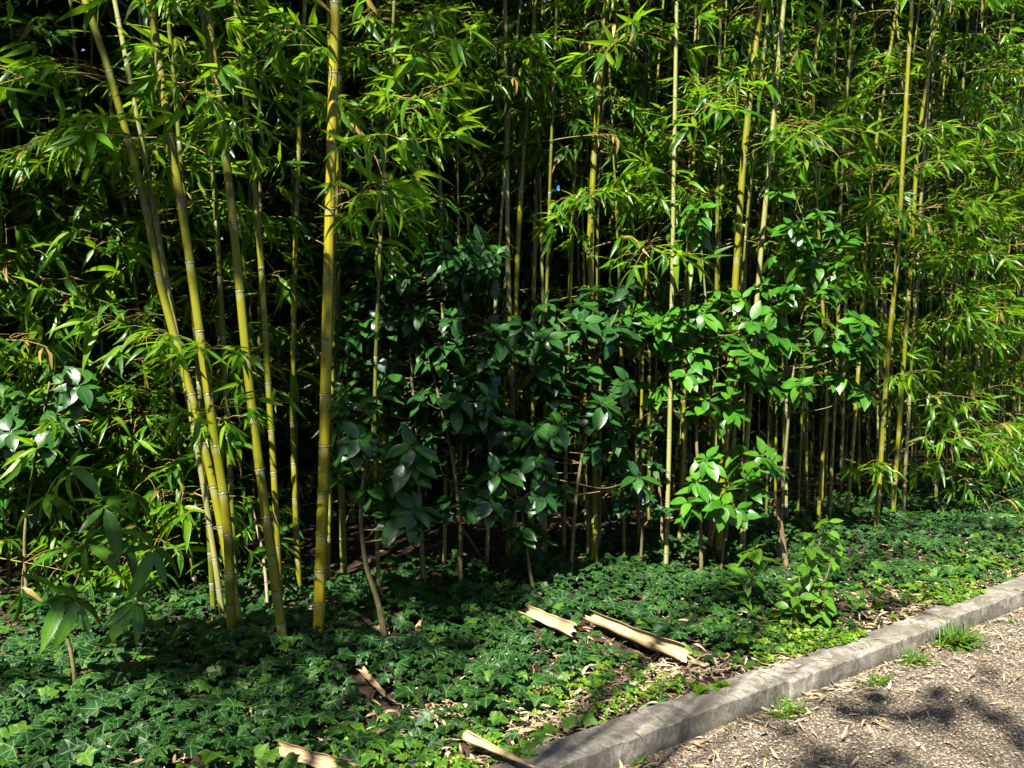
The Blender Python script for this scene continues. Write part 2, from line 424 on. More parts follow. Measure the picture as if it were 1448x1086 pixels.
# ------------------------------------------------------------------ bamboo
LEAFLEN = (.11, .27)
def make_spray(kind=0):
    """one side branch: (branch mesh, leaf mesh); grows along +Y, rises then droops"""
    gb, gl = Geo(), Geo()
    Lb = R(.45, .8); rise = R(.05, .3); dro = R(.15, .5)
    ts = np.linspace(0, 1, 9); ph = R(0, 6)
    main = np.stack([.05 * np.sin(ts * 3 + ph), Lb * ts, rise * ts - dro * ts ** 2.2], 1)
    tube(gb, main, np.linspace(.0045, .0016, 9), 5)
    tips = [(main[-1], main[-1] - main[-2], R(.8, 1.1))]
    for k in range(random.randint(5, 8)):
        t = R(.25, .95); i = int(t * 8); p = main[i]
        side = 1 if k % 2 else -1
        d = np.array([side * R(.5, 1.1), R(.2, .9), R(-.35, .35)]); d /= np.linalg.norm(d)
        l = R(.1, .3)
        q = [p, p + d * l * .5 + [0, 0, .02], p + d * l + [0, 0, -.03]]
        tube(gb, curve(q, 4), [.002, .0018, .0015, .001], 4)
        tips.append((q[-1], np.array(q[-1]) - q[1], R(.6, 1.)))
    for p, d, size in tips:
        d = d / np.linalg.norm(d); n = random.randint(3, 8)
        ang0 = math.atan2(d[0], d[1])
        dirs, pos = [], []
        for k in range(n):
            a = ang0 + (k / (n - 1) - .5) * R(1.6, 2.5) + R(-.2, .2)
            el = random.gauss(-.42, .42)
            dirs.append((math.sin(a) * math.cos(el), math.cos(a) * math.cos(el), math.sin(el)))
            pos.append(p - d * R(0, .07))
        dirs, pos = np.array(dirs), np.array(pos)
        up = np.stack([rng.normal(0, .5, n), rng.normal(-.1, .5, n), np.ones(n)], 1)
        Rm = frames(dirs, up); sc = rng.uniform(*LEAFLEN, n) * size; rn = rng.uniform(0, 1, n)
        tp = rng.integers(0, len(LAN), n)
        for q in range(len(LAN)):
            m = tp == q
            scatter(gl, LAN[q], Rm[m], pos[m], sc[m], rn[m])
    return gb, gl
SPRAYS = []
for k in range(16):
    gb, gl = make_spray(); SPRAYS.append((gb.mesh('branch', M['twig']), gl.mesh('foliage', M['bam_leaf'])))

BIG = []
LEAFLEN = (.19, .30)
for k in range(6):
    gb, gl = make_spray(); BIG.append((gb.mesh('branch', M['twig']), gl.mesh('foliage', M['bam_leaf'])))
LEAFLEN = (.11, .27)

def culm_mesh(P, r0, r1, mat, node0=.14, node1=.34, sides=14):
    g = Geo()
    C = curve(P, 60); seg = np.concatenate([[0], np.cumsum(np.linalg.norm(np.diff(C, axis=0), axis=1))]); L = seg[-1]
    stn, rad, rn = [0.], [1.], [0.]
    d = R(.03, .12); nodes = []
    while d < L - .05:
        for o, k, m in ((-.06, 1., 0), (-.012, 1.0, .22), (-.009, 1.02, .22), (-.007, 1.05, .8), (-.001, 1.13, .9), (.002, 1.13, 0), (.003, 1.03, -1.), (.006, 1.03, -1.), (.009, 1.04, 0), (.03, .985, 0)):
            if d + o > stn[-1]: stn.append(d + o); rad.append(k); rn.append(m)
        nodes.append(d); d += node0 + (node1 - node0) * min(1, d / 1.6) * R(.85, 1.1)
    stn.append(L); rad.append(1.); rn.append(0.)
    stn = np.array(stn)
    Q = np.stack([np.interp(stn, seg, C[:, i]) for i in range(3)], 1)
    rr = (r0 + (r1 - r0) * (stn / L) ** 1.1) * np.array(rad)
    tube(g, Q, rr, sides, rn)
    npos = [np.array([np.interp(dd, seg, C[:, i]) for i in range(3)]) for dd in nodes]
    return g.mesh('culm', mat), npos

def to_az(d): return math.atan2(-d[0], d[1])       # z-rotation that takes +Y to d
OUT = -ET
HERO = []                                    # (pixel polyline, depth) of the culms that stand clear of leaves
def to_px(p):
    d = np.array(p) - CAM; c, q = math.cos(PITCH), math.sin(PITCH)
    f = d[1] * c - d[2] * q; u = d[1] * q + d[2] * c
    return 724 + FPX * d[0] / f, 543 - FPX * u / f
def blocks(w, az, sc):
    for k in (.25, .45, .7):
        p = w + np.array([-math.sin(az), math.cos(az), -.12 * k]) * k * sc
        if p[1] < .5: continue
        x, y = to_px(p)
        for ys, xs, Y in HERO:
            if p[1] < Y + .05 and ys[0] < y < ys[-1] and abs(np.interp(y, ys, xs) - x) < 190 * sc / p[1]: return True
    return False
def free_az(w, az, sc):
    if R(0, 1) < .05 or not blocks(w, az, sc): return az
    for _ in range(8):
        a = R(0, 6.28)
        if not blocks(w, a, sc): return a
    return to_az(ET) + R(-.6, .6)
def add_branch(root, p, az, tilt, sc, k=None):
    bm, lm = SPRAYS[random.randrange(len(SPRAYS))] if k is None else BIG[k]
    b = part('branch', bm, root, p, (tilt, R(-.3, .3), az), sc)
    part('foliage', lm, b)
    return b

def bamboo(pts, wpx, mat, label, base=None, branches=(1.6, 4.2, 8), depth=None, group='bamboo culms at the front of the grove', sc=(.8, 1.15), extra=3.0, lean=0.):
    """pts: pixels up the culm, base first (stands on the soil); goes on above the picture"""
    b = on_ground(*pts[0]) if depth is None else at(*pts[0], depth)
    s, t = to_st(b); b[2] = soil_z(s, t) - .04
    Y = b[1]
    P = [b] + [at(px, py, Y - lean * k) for k, (px, py) in enumerate(pts[1:], 1)]
    d = P[-1] - P[-2]; d /= np.linalg.norm(d)
    P.append(P[-1] + d * extra * .5 + np.array([0, -.05, -.02])); P.append(P[-1] + d * extra * .5 + np.array([.12 * extra * d[0], -.25, -.1]))
    r = wpx / FPX * Y / 2
    root = thing('bamboo_plant', label, 'bamboo', P[0], group)
    me, nodes = culm_mesh([p - P[0] for p in P], r * 1.06, r * .62, M[mat], sides=16 if wpx > 9 else 10)
    part('culm', me, root)
    lo, hi, n = branches
    cand = [q for q in nodes if lo < q[2] + P[0][2] < hi]
    for k in range(int(n * 1.35)):
        if not cand: break
        q = random.choice(cand)
        az = to_az(OUT) + random.gauss(0, 1.2)
        c = R(*sc); add_branch(root, q, free_az(q + P[0], az, c), R(-.15, .35), c)
    high = [q for q in nodes if q[2] + P[0][2] >= hi]
    for q in high[::2]:
        c = R(.9, 1.3); add_branch(root, q, free_az(q + P[0] - np.array([0, 0, .2]), R(0, 6.28), c), R(0, .4), c)
    return root, nodes, P[0]

FR = [
 # pts, width px, material, label, branches(lo,hi,n)
 ([(449, 915), (457, 700), (462, 480), (468, 240), (474, 0)], 16, 'culm_gold', 'thick golden yellow bamboo culm standing straight and foremost in the grove', (2.9, 4.2, 1)),
 ([(343, 900), (300, 680), (262, 525), (233, 430), (205, 290), (158, 115), (120, 0)], 11.5, 'culm_olive', 'leftmost of the leaning bamboo culms, bending far over to the left', (2.6, 4, 2)),
 ([(318, 890), (290, 700), (240, 420), (199, 195), (162, 0)], 8, 'culm_pale', 'thin pale bamboo culm half hidden between the two leftmost leaning culms', (2.3, 4, 3)),
 ([(328, 914), (321, 740), (299, 590), (265, 345), (240, 190), (212, 0)], 13, 'culm_olive', 'ring footed bamboo culm, second of the big leaning culms from the left', (2.8, 4, 2)),
 ([(404, 925), (375, 720), (352, 540), (333, 345), (313, 170), (291, 0)], 13, 'culm_olive', 'stout yellow green bamboo culm leaning left, nearest the golden culm of the big leaning ones', (3.0, 4, 2)),
 ([(397, 880), (389, 700), (378, 520), (367, 345), (350, 170), (333, 0)], 9, 'culm_olive', 'slimmer leaning bamboo culm just behind the stout one beside the golden culm', (2.9, 4, 2)),
 ([(424, 846), (417, 700), (414, 540), (418, 345), (424, 170), (431, 0)], 8, 'culm_olive', 'upright slender bamboo culm close on the left of the golden culm', (2.4, 4, 3)),
 ([(463, 838), (466, 700), (470, 560)], 6, 'culm_olive', 'thin bamboo culm peeping out directly behind the foot of the golden culm', (2.6, 4, 4)),
 ([(335, 862), (322, 600), (309, 360), (296, 170), (285, 0)], 7.5, 'culm_green', 'shaded bamboo culm seen in the gap between the big leaning culms', (1.9, 4, 5)),
 ([(278, 840), (262, 726), (240, 500), (222, 300), (205, 100)], 7, 'culm_green', 'dark bamboo culm at the left foot of the leaning group, beside the bushy leaves', (.5, 3.2, 14)),
 ([(303, 884), (294, 726), (280, 520), (262, 300)], 7.5, 'culm_green', 'dark bamboo culm rising right behind the bare feet of the leaning group', (1.7, 4, 7)),
 ([(252, 826), (239, 770), (215, 600), (190, 400)], 7, 'culm_green', 'dim bamboo culm behind the drooping long leaved bush, left of the leaning group', (.35, 3, 18)),
 ([(486, 832), (482, 726), (478, 520), (480, 300)], 7, 'culm_green', 'slender bamboo culm close on the right of the golden culm, lower part bare', (2.0, 4, 6)),
 ([(537, 862), (533, 760), (530, 560), (540, 300), (552, 100)], 5.5, 'culm_green', 'thin bamboo culm behind the kinked shrub stem', (2.2, 4, 9)),
 ([(628, 806), (630, 600), (624, 345), (619, 150), (617, 0)], 6, 'culm_pale', 'pale thin bamboo culm standing alone above the dark evergreen shrubs, left of centre', (2.6, 4.4, 5)),
 ([(729, 806), (725, 600), (719, 400), (716, 200), (714, 0)], 8, 'culm_pale', 'upright pale green bamboo culm at the centre, with big leaves fanning across it', (2.7, 4.4, 4)),
 ([(718, 802), (722, 600), (731, 380), (742, 190), (757, 0)], 8, 'culm_olive', 'bamboo culm crossing behind the central pale culm and leaning right', (2.9, 4.4, 4)),
 ([(797, 792), (800, 600), (811, 280), (822, 100)], 6, 'culm_olive', 'thin bamboo culm between the central pair and the yellow one to their right', (2.0, 4.4, 8)),
 ([(841, 802), (840, 690), (836, 450), (834, 340), (845, 150), (858, 0)], 9.5, 'culm_olive', 'yellowish bamboo culm right of centre, bare down to the ivy', (2.6, 4.4, 4)),
 ([(846, 786), (848, 560), (845, 340), (852, 150)], 6, 'culm_green', 'thin dark bamboo culm hugging the yellowish culm right of centre', (2.4, 4.4, 6)),
 ([(941, 814), (946, 640), (949, 480), (952, 300), (957, 0)], 6.5, 'culm_pale', 'dead straight greyish bamboo culm left of the brightly lit evergreen', (2.9, 4.4, 3)),
 ([(960, 778), (966, 600), (976, 330), (990, 30)], 5.5, 'culm_olive', 'thin bamboo culm just right of the straight greyish one', (2.2, 4.4, 7)),
 ([(1015, 798), (1024, 640), (1041, 380), (1052, 220), (1076, 0)], 10, 'culm_olive', 'stout yellow green bamboo culm rising behind the brightly lit evergreen, tilting right', (2.7, 4.4, 3)),
 ([(1024, 780), (1040, 560), (1058, 300), (1082, 60)], 6, 'culm_green', 'thin bamboo culm close on the right of the stout one behind the lit evergreen', (2.4, 4.4, 6)),
 ([(1049, 794), (1056, 620), (1074, 380), (1089, 220), (1109, 0)], 7.5, 'culm_pale', 'pale brownish bamboo culm between the lit evergreen and the taller evergreen to its right', (2.8, 4.4, 3)),
 ([(1002, 792), (1006, 700), (1012, 500), (1015, 250)], 6, 'culm_green', 'short brownish bamboo culm left of the stout culm behind the lit evergreen', (2.2, 4.6, 7)),
 ([(1156, 764), (1160, 680), (1168, 540), (1150, 160), (1164, 0)], 5, 'culm_olive', 'slender bamboo culm rising through the right hand evergreen', (2.4, 4.6, 5)),
 ([(1172, 752), (1176, 660), (1184, 480), (1190, 260), (1207, 0)], 5, 'culm_green', 'thin bamboo culm just past the right hand evergreen', (1.0, 4.6, 12)),
 ([(1196, 746), (1204, 650), (1214, 520), (1232, 260), (1270, 0)], 5.5, 'culm_olive', 'bamboo culm leaning right between the right hand evergreen and the yellow pair', (1.2, 4.6, 12)),
 ([(1238, 762), (1243, 690), (1256, 500), (1270, 350), (1278, 200), (1290, 0)], 6.5, 'culm_olive', 'nearer of the yellow pair of bamboo culms at the right end of the grove', (2.2, 4.8, 6)),
 ([(1262, 744), (1268, 650), (1289, 360), (1299, 200), (1328, 0)], 6, 'culm_olive', 'farther of the yellow pair of bamboo culms at the right end of the grove', (1.6, 4.8, 10)),
 ([(1276, 738), (1284, 600), (1306, 220), (1316, 60)], 5, 'culm_pale', 'pale thin bamboo culm just behind the yellow pair at the right', (.8, 4.8, 16)),
 ([(1360, 712), (1368, 640), (1386, 440), (1402, 330), (1433, 0)], 5.5, 'culm_green', 'bamboo culm behind the brightest leaf sprays near the right edge', (.45, 4.8, 26)),
 ([(1420, 700), (1428, 600), (1446, 480), (1470, 200)], 5.5, 'culm_olive', 'bamboo culm at the extreme right edge of the grove', (.4, 4.8, 26)),
 ([(1322, 720), (1330, 600), (1345, 400), (1360, 150)], 5, 'culm_green', 'bamboo culm midway between the yellow pair and the right edge', (.45, 4.8, 26)),
 ([(80, 818), (70, 700), (40, 400), (20, 100)], 4.5, 'culm_green', 'bamboo culm hidden in leaves behind the drooping bush at far left', (.3, 3.0, 26)),
 ([(175, 812), (165, 700), (140, 450), (118, 200)], 6.5, 'culm_green', 'leafy bamboo culm left of the leaning group, mostly covered by its leaves', (.3, 3.0, 30)),
 ([(15, 835), (10, 700), (-20, 400)], 6.5, 'culm_green', 'leafy bamboo culm at the extreme left edge of the grove', (.3, 3.2, 24)),
]
FRONT = []
for i in (0, 1, 3, 4, 5, 6, 15, 16, 18, 20, 22, 24, 27, 29, 30):
    e = sorted(FR[i][0], key=lambda q: q[1])
    HERO.append(([q[1] for q in e], [q[0] for q in e], on_ground(*FR[i][0][0])[1]))
for e in FR:
    FRONT.append(bamboo(e[0], e[1], e[2], e[3], branches=e[4]))

def fan(i, px, py, s=1.):
    """a leafy branch of culm i that reaches towards a given spot in front of it"""
    root, nodes, b = FRONT[i]
    n0 = min(nodes, key=lambda q: abs(q[2] + b[2] - at(px, py, q[1] + b[1])[2] - .08)); w = n0 + b
    tg = at(px, py, w[1] - .28); d = tg - w
    h = math.hypot(d[0], d[1])
    sc = min(1.6, max(.75, (h + .12) / .62)) * s
    add_branch(root, n0, to_az(d), R(-.05, .2), sc, random.randrange(6))
for i, pts in {15: [(660, 60), (690, 150), (765, 90), (740, 165), (775, 175), (690, 110), (640, 150)], 3: [(190, 30), (230, 150), (170, 60)],
    4: [(260, 25), (270, 190), (320, 200), (240, 60), (300, 490), (320, 610)], 1: [(55, 250), (110, 240), (30, 220), (205, 470)],
    5: [(390, 310), (385, 150), (330, 40), (400, 90)], 0: [(530, 280), (510, 300), (395, 120), (560, 240)], 18: [(890, 40), (885, 335), (925, 345), (850, 310), (800, 330), (780, 350)],
    20: [(930, 300), (915, 355), (880, 60)], 22: [(1115, 40), (1000, 150), (1130, 240)], 26: [(1200, 190), (1190, 160), (1120, 170)], 28: [(1200, 420), (1180, 240), (1250, 320)],
    29: [(1340, 230), (1330, 290), (1230, 330), (1280, 560), (1240, 680)], 32: [(1370, 90), (1400, 150), (1400, 285), (1375, 270), (1420, 305), (1350, 555), (1390, 600), (1330, 610), (1385, 650), (1370, 360), (1330, 540)],
    33: [(1420, 620), (1440, 540), (1430, 400), (1440, 200), (1440, 90)], 34: [(1300, 560), (1270, 640), (1300, 460), (1340, 420), (1330, 660)],
    10: [(320, 640)], 11: [(230, 690), (180, 640), (215, 600)], 35: [(60, 700), (10, 760), (30, 620), (90, 640), (5, 680), (60, 780), (120, 740)], 9: [(200, 780), (230, 740), (180, 700), (210, 640)],
    36: [(120, 620), (180, 760), (90, 560), (150, 800), (220, 800), (170, 640), (150, 690), (100, 660), (200, 720), (140, 560), (80, 440)], 37: [(20, 520), (60, 420), (30, 350)]}.items():
    for p in pts: fan(i, *p)

# background bamboo: culm + one foliage part; copies of eight plants
def leafy(g, gt):
    """leaves and the twigs that carry them, one mesh"""
    a, b = g.nf(), gt.nf(); off = g.n
    g.V += gt.V; g.UV += gt.UV; g.RN += gt.RN; g.F += [f + off for f in gt.F]
    return g.mesh('foliage', [M['bam_leaf_shaded'], M['twig']], True, [0] * a + [1] * b)
def back_proto(k):
    H = R(6.2, 7.5); lean = R(-.5, .5); ln2 = R(-.5, .3)
    P = [np.array([0, 0, -.05]), np.array([lean * .1, ln2 * .05, H * .3]), np.array([lean * .4, ln2 * .3, H * .65]), np.array([lean * 1.1, ln2 - .1, H])]
    r = R(.014, .022)
    me, nodes = culm_mesh(P, r, r * .5, M[('culm_olive', 'culm_green', 'culm_pale')[k % 3]], sides=8)
    g, gt = Geo(), Geo()
    lo = R(.25, 1.1)
    for q in nodes:
        if q[2] < lo: continue
        for _ in range(random.choice((0, 1, 2, 3, 4))):
            gb, gl = RAW[random.randrange(len(RAW))]
            az, tilt, sc = R(0, 6.28), R(-.2, .35), R(.75, 1.15)
            Mx = np.array(Euler((tilt, R(-.3, .3), az)).to_matrix()) * sc
            for src, dst in ((gl, g), (gb, gt)):
                V = np.concatenate(src.V) @ Mx.T + q
                dst.add(V, [f.copy() for f in src.F], np.concatenate(src.UV), np.concatenate(src.RN))
    return me, leafy(g, gt)
RAW = []
_LAN = LAN; LAN = LAN_LO; LEAFLEN = (.10, .22)
for k in range(10): RAW.append(make_spray())
LAN = _LAN
PROTO = [back_proto(k) for k in range(8)]
def back_bamboo(s, t, label, group):
    p = st(s, t); p[2] = soil_z(s, t)
    cm, fm = PROTO[random.randrange(8)]
    root = thing('bamboo_plant', label, 'bamboo', p, group)
    rz = R(0, 6.28)
    part('culm', cm, root, rot=(0, 0, rz)); part('foliage', fm, root, rot=(0, 0, rz))
    return root
def thin_proto(k):
    H = R(5.5, 7); a, b = R(-.6, .6), R(-.5, .2)
    P = [np.array([0, 0, -.05]), np.array([a * .12, b * .1, H * .3]), np.array([a * .45, b * .4, H * .65]), np.array([a, b, H])]
    r = R(.008, .014); me, nodes = culm_mesh(P, r, r * .5, M[('culm_olive', 'culm_pale', 'culm_green')[k % 3]], sides=8)
    g, gt = Geo(), Geo()
    for q in nodes:
        if q[2] < 2.6: continue
        gb, gl = RAW[random.randrange(len(RAW))]
        Mx = np.array(Euler((R(-.2, .35), R(-.3, .3), R(0, 6.28))).to_matrix()) * R(.6, .9)
        for src, dst in ((gl, g), (gb, gt)): dst.add(np.concatenate(src.V) @ Mx.T + q, [f.copy() for f in src.F], np.concatenate(src.UV), np.concatenate(src.RN))
    return me, leafy(g, gt)
THIN = [thin_proto(k) for k in range(6)]
def thin_bamboo(s, t):
    p = st(s, t); p[2] = soil_z(s, t); cm, fm = random.choice(THIN)
    root = thing('bamboo_plant', 'slender bamboo plant, bare low down, filling between the bigger front culms', 'bamboo', p, 'slender bare footed bamboo plants')
    rz = R(0, 6.28); part('culm', cm, root, rot=(0, 0, rz)); part('foliage', fm, root, rot=(0, 0, rz))
taken = [np.array(f[2][:2]) for f in FRONT]
nb = 0; tries = 0
while nb < 64 and tries < 3000:
    tries += 1
    s, t = R(.6, 13.5), T0 + R(.2, .8)
    if s < 2.9: continue
    p = st(s, t)[:2]
    if min(np.linalg.norm(p - q) for q in taken) < .13: continue
    taken.append(p); nb += 1; thin_bamboo(s, t)
nb = 0; tries = 0
while nb < 150 and tries < 4000:
    tries += 1
    s = R(-2.5, 19); t = T0 + .75 + 3.3 * R(0, 1) ** 1.2
    p = st(s, t)[:2]
    if min(np.linalg.norm(p - q) for q in taken) < .24: continue
    if p[1] < 3 or (t < T0 + 1.6 and to_px((p[0], p[1], 1.))[0] < 330): continue
    taken.append(p); nb += 1
    if s > 10.5: back_bamboo(s, t, 'leafy bamboo plant in the dense row receding past the right edge', 'bamboo plants receding at the right')
    else: back_bamboo(s, t, 'thin bamboo plant in the shaded depth behind the front culms', 'bamboo plants deep in the grove')

# the far thicket that closes the grove: too many leaves to count
g = Geo(); n = 125000
S = rng.uniform(-5, 23, n); Tt = T0 + rng.uniform(3.2, 6.0, n); Z = rng.uniform(.05, 8.5, n)
k = n // 4                                                   # unseen overhead leaf roof, spread forward to shade the grove's depth
Tt[:k] = T0 + rng.uniform(-.15, 4.5, k); Z[:k] = rng.uniform(5.7, 8.5, k)
pos = S[:, None] * ES + Tt[:, None] * ET + np.stack([0 * Z, 0 * Z, Z], 1)
d = rng.normal(0, 1, (n, 3)); d[:, 2] -= .9
Rm = frames(d, rng.normal(0, .6, (n, 3)) + [.2, -.5, .7])
scatter(g, LAN_LO[1], Rm, pos, np.stack([rng.uniform(.3, .5, n)] * 3, 1) * [1.5, 1, 1], rng.uniform(0, 1, n))
tag(part('bamboo_thicket', g.mesh('bamboo_thicket', M['bam_leaf_shaded'])), 'dense dark bamboo leaves closing the back of the grove', 'thicket', kind='stuff')

# ------------------------------------------------------------------ evergreen shrubs
def make_whorl(tpls, n, size, second=True, flat=.0):
    g = Geo()
    tiers = [(0., n, 1.)] + ([(-.05, n - 2, .95), (-.11, 2, .8)] if second else [])
    tw = R(0, 6)
    for z, m, sc in tiers:
        for k in range(m):
            a = tw + 6.283 * k / m + R(-.35, .35); el = R(-.42, .3) - flat
            if z == 0 and k == 0: el = R(.5, 1.)
            d = np.array([[math.cos(a) * math.cos(el), math.sin(a) * math.cos(el), math.sin(el)]])
            up = np.array([[R(-.3, .3), R(-.3, .3), 1.]])
            s = size * sc * R(.55, 1.12)
            scatter(g, random.choice(tpls), frames(d, up), np.array([[0, 0, z]]), np.array([s]), np.array([R(0, 1)]))
        tw += .6
    return g
def whorls(mat, tpls, size, n=5, cnt=(5, 7), second=True, flat=0.):
    return [make_whorl(tpls, random.randint(*cnt), size, second, flat).mesh('leaf_cluster', M[mat]) for _ in range(n)]
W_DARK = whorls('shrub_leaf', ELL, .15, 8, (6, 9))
W_SUNLIT = whorls('shrub_leaf_sunlit', ELL, .165, 8, (6, 9))
W_LONG = whorls('broad_leaf', LONG, .23, 5, (7, 9), False, .25)
W_SAP = whorls('sapling_leaf', ELL, .155, 4, (5, 6), True)
W_SMALL = whorls('sapling_leaf', ELL, .09, 4, (3, 4), True)

def shrub(name, stem_px, clusters, wh, label, rad=.012, cat='shrub', group=None, sc=(.85, 1.15), dy=.25, face=.45, size=1.):
    b = on_ground(*stem_px[0]); s, t = to_st(b); b[2] = soil_z(s, t) - .03
    Y = b[1]
    P = [b] + [at(px, py, Y - .02 * i) for i, (px, py) in enumerate(stem_px[1:], 1)]
    root = thing(name, label, cat, b, group)
    C = curve(P, 22) - b
    g = Geo(); tube(g, C, np.linspace(rad, rad * .35, 22), 8)
    part('stem', g.mesh('stem', M['bark']), root)
    for px, py in clusters:
        tgt = at(px, py, Y + R(-dy, dy) - .05) - b
        # leave the stem at a point lower than the leaf cluster
        ok = [c for c in C if c[2] < tgt[2] - .05] or [C[0]]
        org = min(ok[max(0, len(ok) // 4):], key=lambda c: np.linalg.norm(c - tgt) + abs(R(0, .12)))
        mid = org * .5 + tgt * .5 + np.array([R(-.05, .05), R(-.05, .05), -.04])
        cv = curve([org, mid, tgt], 9)
        L = np.linalg.norm(tgt - org)
        g = Geo(); tube(g, cv - org, np.linspace(min(rad * .5, .002 + .006 * L), .0018, 9), 6)
        br = part('branch', g.mesh('branch', M['bark']), root, org)
        d = cv[-1] - cv[-3]; d /= np.linalg.norm(d)
        ax = Vector(d * .5 + np.array([R(-.35, .35), -face + R(-.3, .3), .75]))
        q = ax.to_track_quat('Z', 'Y').to_euler()
        o = part('leaf_cluster', random.choice(wh), br, tgt - org, q, R(*sc) * size)
    return root
def fill(x0, x1, y0, y1, n, jit=.5):
    return [(R(x0, x1), R(y0, y1)) for _ in range(n)]
EG = 'dark evergreen shrubs in front of the bamboo'
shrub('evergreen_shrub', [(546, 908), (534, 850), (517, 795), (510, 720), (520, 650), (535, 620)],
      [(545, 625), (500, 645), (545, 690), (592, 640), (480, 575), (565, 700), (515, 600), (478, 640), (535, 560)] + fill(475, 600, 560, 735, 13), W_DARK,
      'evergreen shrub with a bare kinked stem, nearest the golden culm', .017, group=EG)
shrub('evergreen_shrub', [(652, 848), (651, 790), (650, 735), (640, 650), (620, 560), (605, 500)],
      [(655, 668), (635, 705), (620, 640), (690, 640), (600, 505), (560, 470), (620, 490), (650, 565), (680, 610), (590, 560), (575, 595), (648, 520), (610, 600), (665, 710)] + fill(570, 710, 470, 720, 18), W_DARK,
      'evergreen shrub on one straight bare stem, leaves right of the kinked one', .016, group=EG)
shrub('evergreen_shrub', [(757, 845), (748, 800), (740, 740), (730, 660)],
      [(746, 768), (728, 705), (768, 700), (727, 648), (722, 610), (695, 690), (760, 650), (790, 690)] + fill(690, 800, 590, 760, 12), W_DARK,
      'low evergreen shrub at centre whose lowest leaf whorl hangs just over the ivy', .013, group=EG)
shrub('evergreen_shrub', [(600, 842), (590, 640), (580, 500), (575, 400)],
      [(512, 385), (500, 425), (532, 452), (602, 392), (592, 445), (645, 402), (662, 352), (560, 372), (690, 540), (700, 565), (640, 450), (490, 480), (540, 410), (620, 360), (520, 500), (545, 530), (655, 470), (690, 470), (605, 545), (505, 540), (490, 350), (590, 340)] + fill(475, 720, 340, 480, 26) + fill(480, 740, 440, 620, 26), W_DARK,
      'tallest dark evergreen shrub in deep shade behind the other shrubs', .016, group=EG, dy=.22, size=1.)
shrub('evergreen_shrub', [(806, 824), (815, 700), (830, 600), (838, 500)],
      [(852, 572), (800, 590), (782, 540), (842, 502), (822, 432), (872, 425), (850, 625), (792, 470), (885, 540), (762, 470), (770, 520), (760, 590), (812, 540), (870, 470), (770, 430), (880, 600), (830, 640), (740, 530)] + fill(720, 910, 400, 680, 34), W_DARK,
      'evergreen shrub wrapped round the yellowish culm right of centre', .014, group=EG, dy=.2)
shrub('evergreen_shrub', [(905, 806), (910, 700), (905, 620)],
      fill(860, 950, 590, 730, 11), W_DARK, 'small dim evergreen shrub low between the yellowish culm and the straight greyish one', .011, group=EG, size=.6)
LG = 'sunlit evergreen shrubs at the right'
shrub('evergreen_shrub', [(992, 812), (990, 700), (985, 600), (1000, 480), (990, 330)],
      [(955, 492), (945, 540), (1037, 472), (1062, 455), (995, 442), (1030, 545), (985, 295), (1012, 412), (925, 470), (970, 530), (905, 440), (1000, 500), (1060, 500), (1085, 470), (965, 440), (985, 320), (890, 455)] + fill(910, 1080, 420, 580, 12), W_SUNLIT,
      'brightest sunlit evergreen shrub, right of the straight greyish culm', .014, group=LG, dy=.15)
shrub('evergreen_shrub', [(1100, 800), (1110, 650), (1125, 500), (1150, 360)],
      [(1112, 412), (1150, 382), (1095, 440), (1162, 452), (1182, 482), (1218, 492), (1182, 322), (1162, 302), (1140, 345), (1190, 530), (1105, 225), (1110, 550), (1135, 470), (1165, 500), (1100, 360), (1235, 505), (1165, 412), (1130, 545), (1100, 270), (1185, 350), (1120, 320), (1080, 400)] + fill(1070, 1240, 290, 560, 21), W_SUNLIT,
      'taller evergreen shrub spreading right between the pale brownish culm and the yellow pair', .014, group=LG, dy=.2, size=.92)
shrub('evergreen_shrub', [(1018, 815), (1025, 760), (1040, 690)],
      [(1078, 645), (1048, 642), (1012, 692), (1022, 715), (985, 682), (1092, 655), (1060, 680), (1000, 650), (1040, 720), (975, 710)], W_SUNLIT,
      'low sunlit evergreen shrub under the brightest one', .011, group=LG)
shrub('evergreen_sapling', [(1058, 872), (1062, 830), (1068, 790)], [(1066, 778), (1058, 815)], W_SAP,
      'small light green sapling standing in the ivy with one whorl of big leaves', .006, 'sapling')
shrub('evergreen_sapling', [(1136, 890), (1150, 840), (1150, 800), (1166, 745), (1170, 730)],
      [(1170, 738), (1180, 772), (1145, 775), (1140, 800), (1128, 845), (1152, 845), (1140, 870), (1165, 850), (1120, 830), (1160, 828), (1130, 815), (1150, 872), (1118, 860), (1176, 790), (1150, 760)], W_SMALL,
      'spindly yellow green sapling on a thin bent stem near the kerb', .005, 'sapling', dy=.06, size=1.2)
shrub('drooping_shrub', [(108, 982), (102, 930), (88, 868), (100, 840), (130, 775)],
      [(88, 842), (122, 768), (190, 848), (108, 850), (165, 758), (92, 778), (148, 716), (70, 700), (100, 660), (190, 700), (215, 775)], W_LONG,
      'bush with long drooping pointed leaves on a thin bare stem, lower left', .011, group=None, dy=.15, face=.3, size=.98)
shrub('evergreen_shrub', [(40, 872), (35, 760), (50, 650), (70, 540)],
      [(48, 655), (15, 612), (92, 522), (60, 562), (20, 690), (112, 548), (30, 580), (75, 610), (10, 660), (60, 700), (5, 560), (120, 600)], W_DARK,
      'dark evergreen shrub at the left edge above the drooping bush', .012, group=EG, dy=.2, size=1.05)

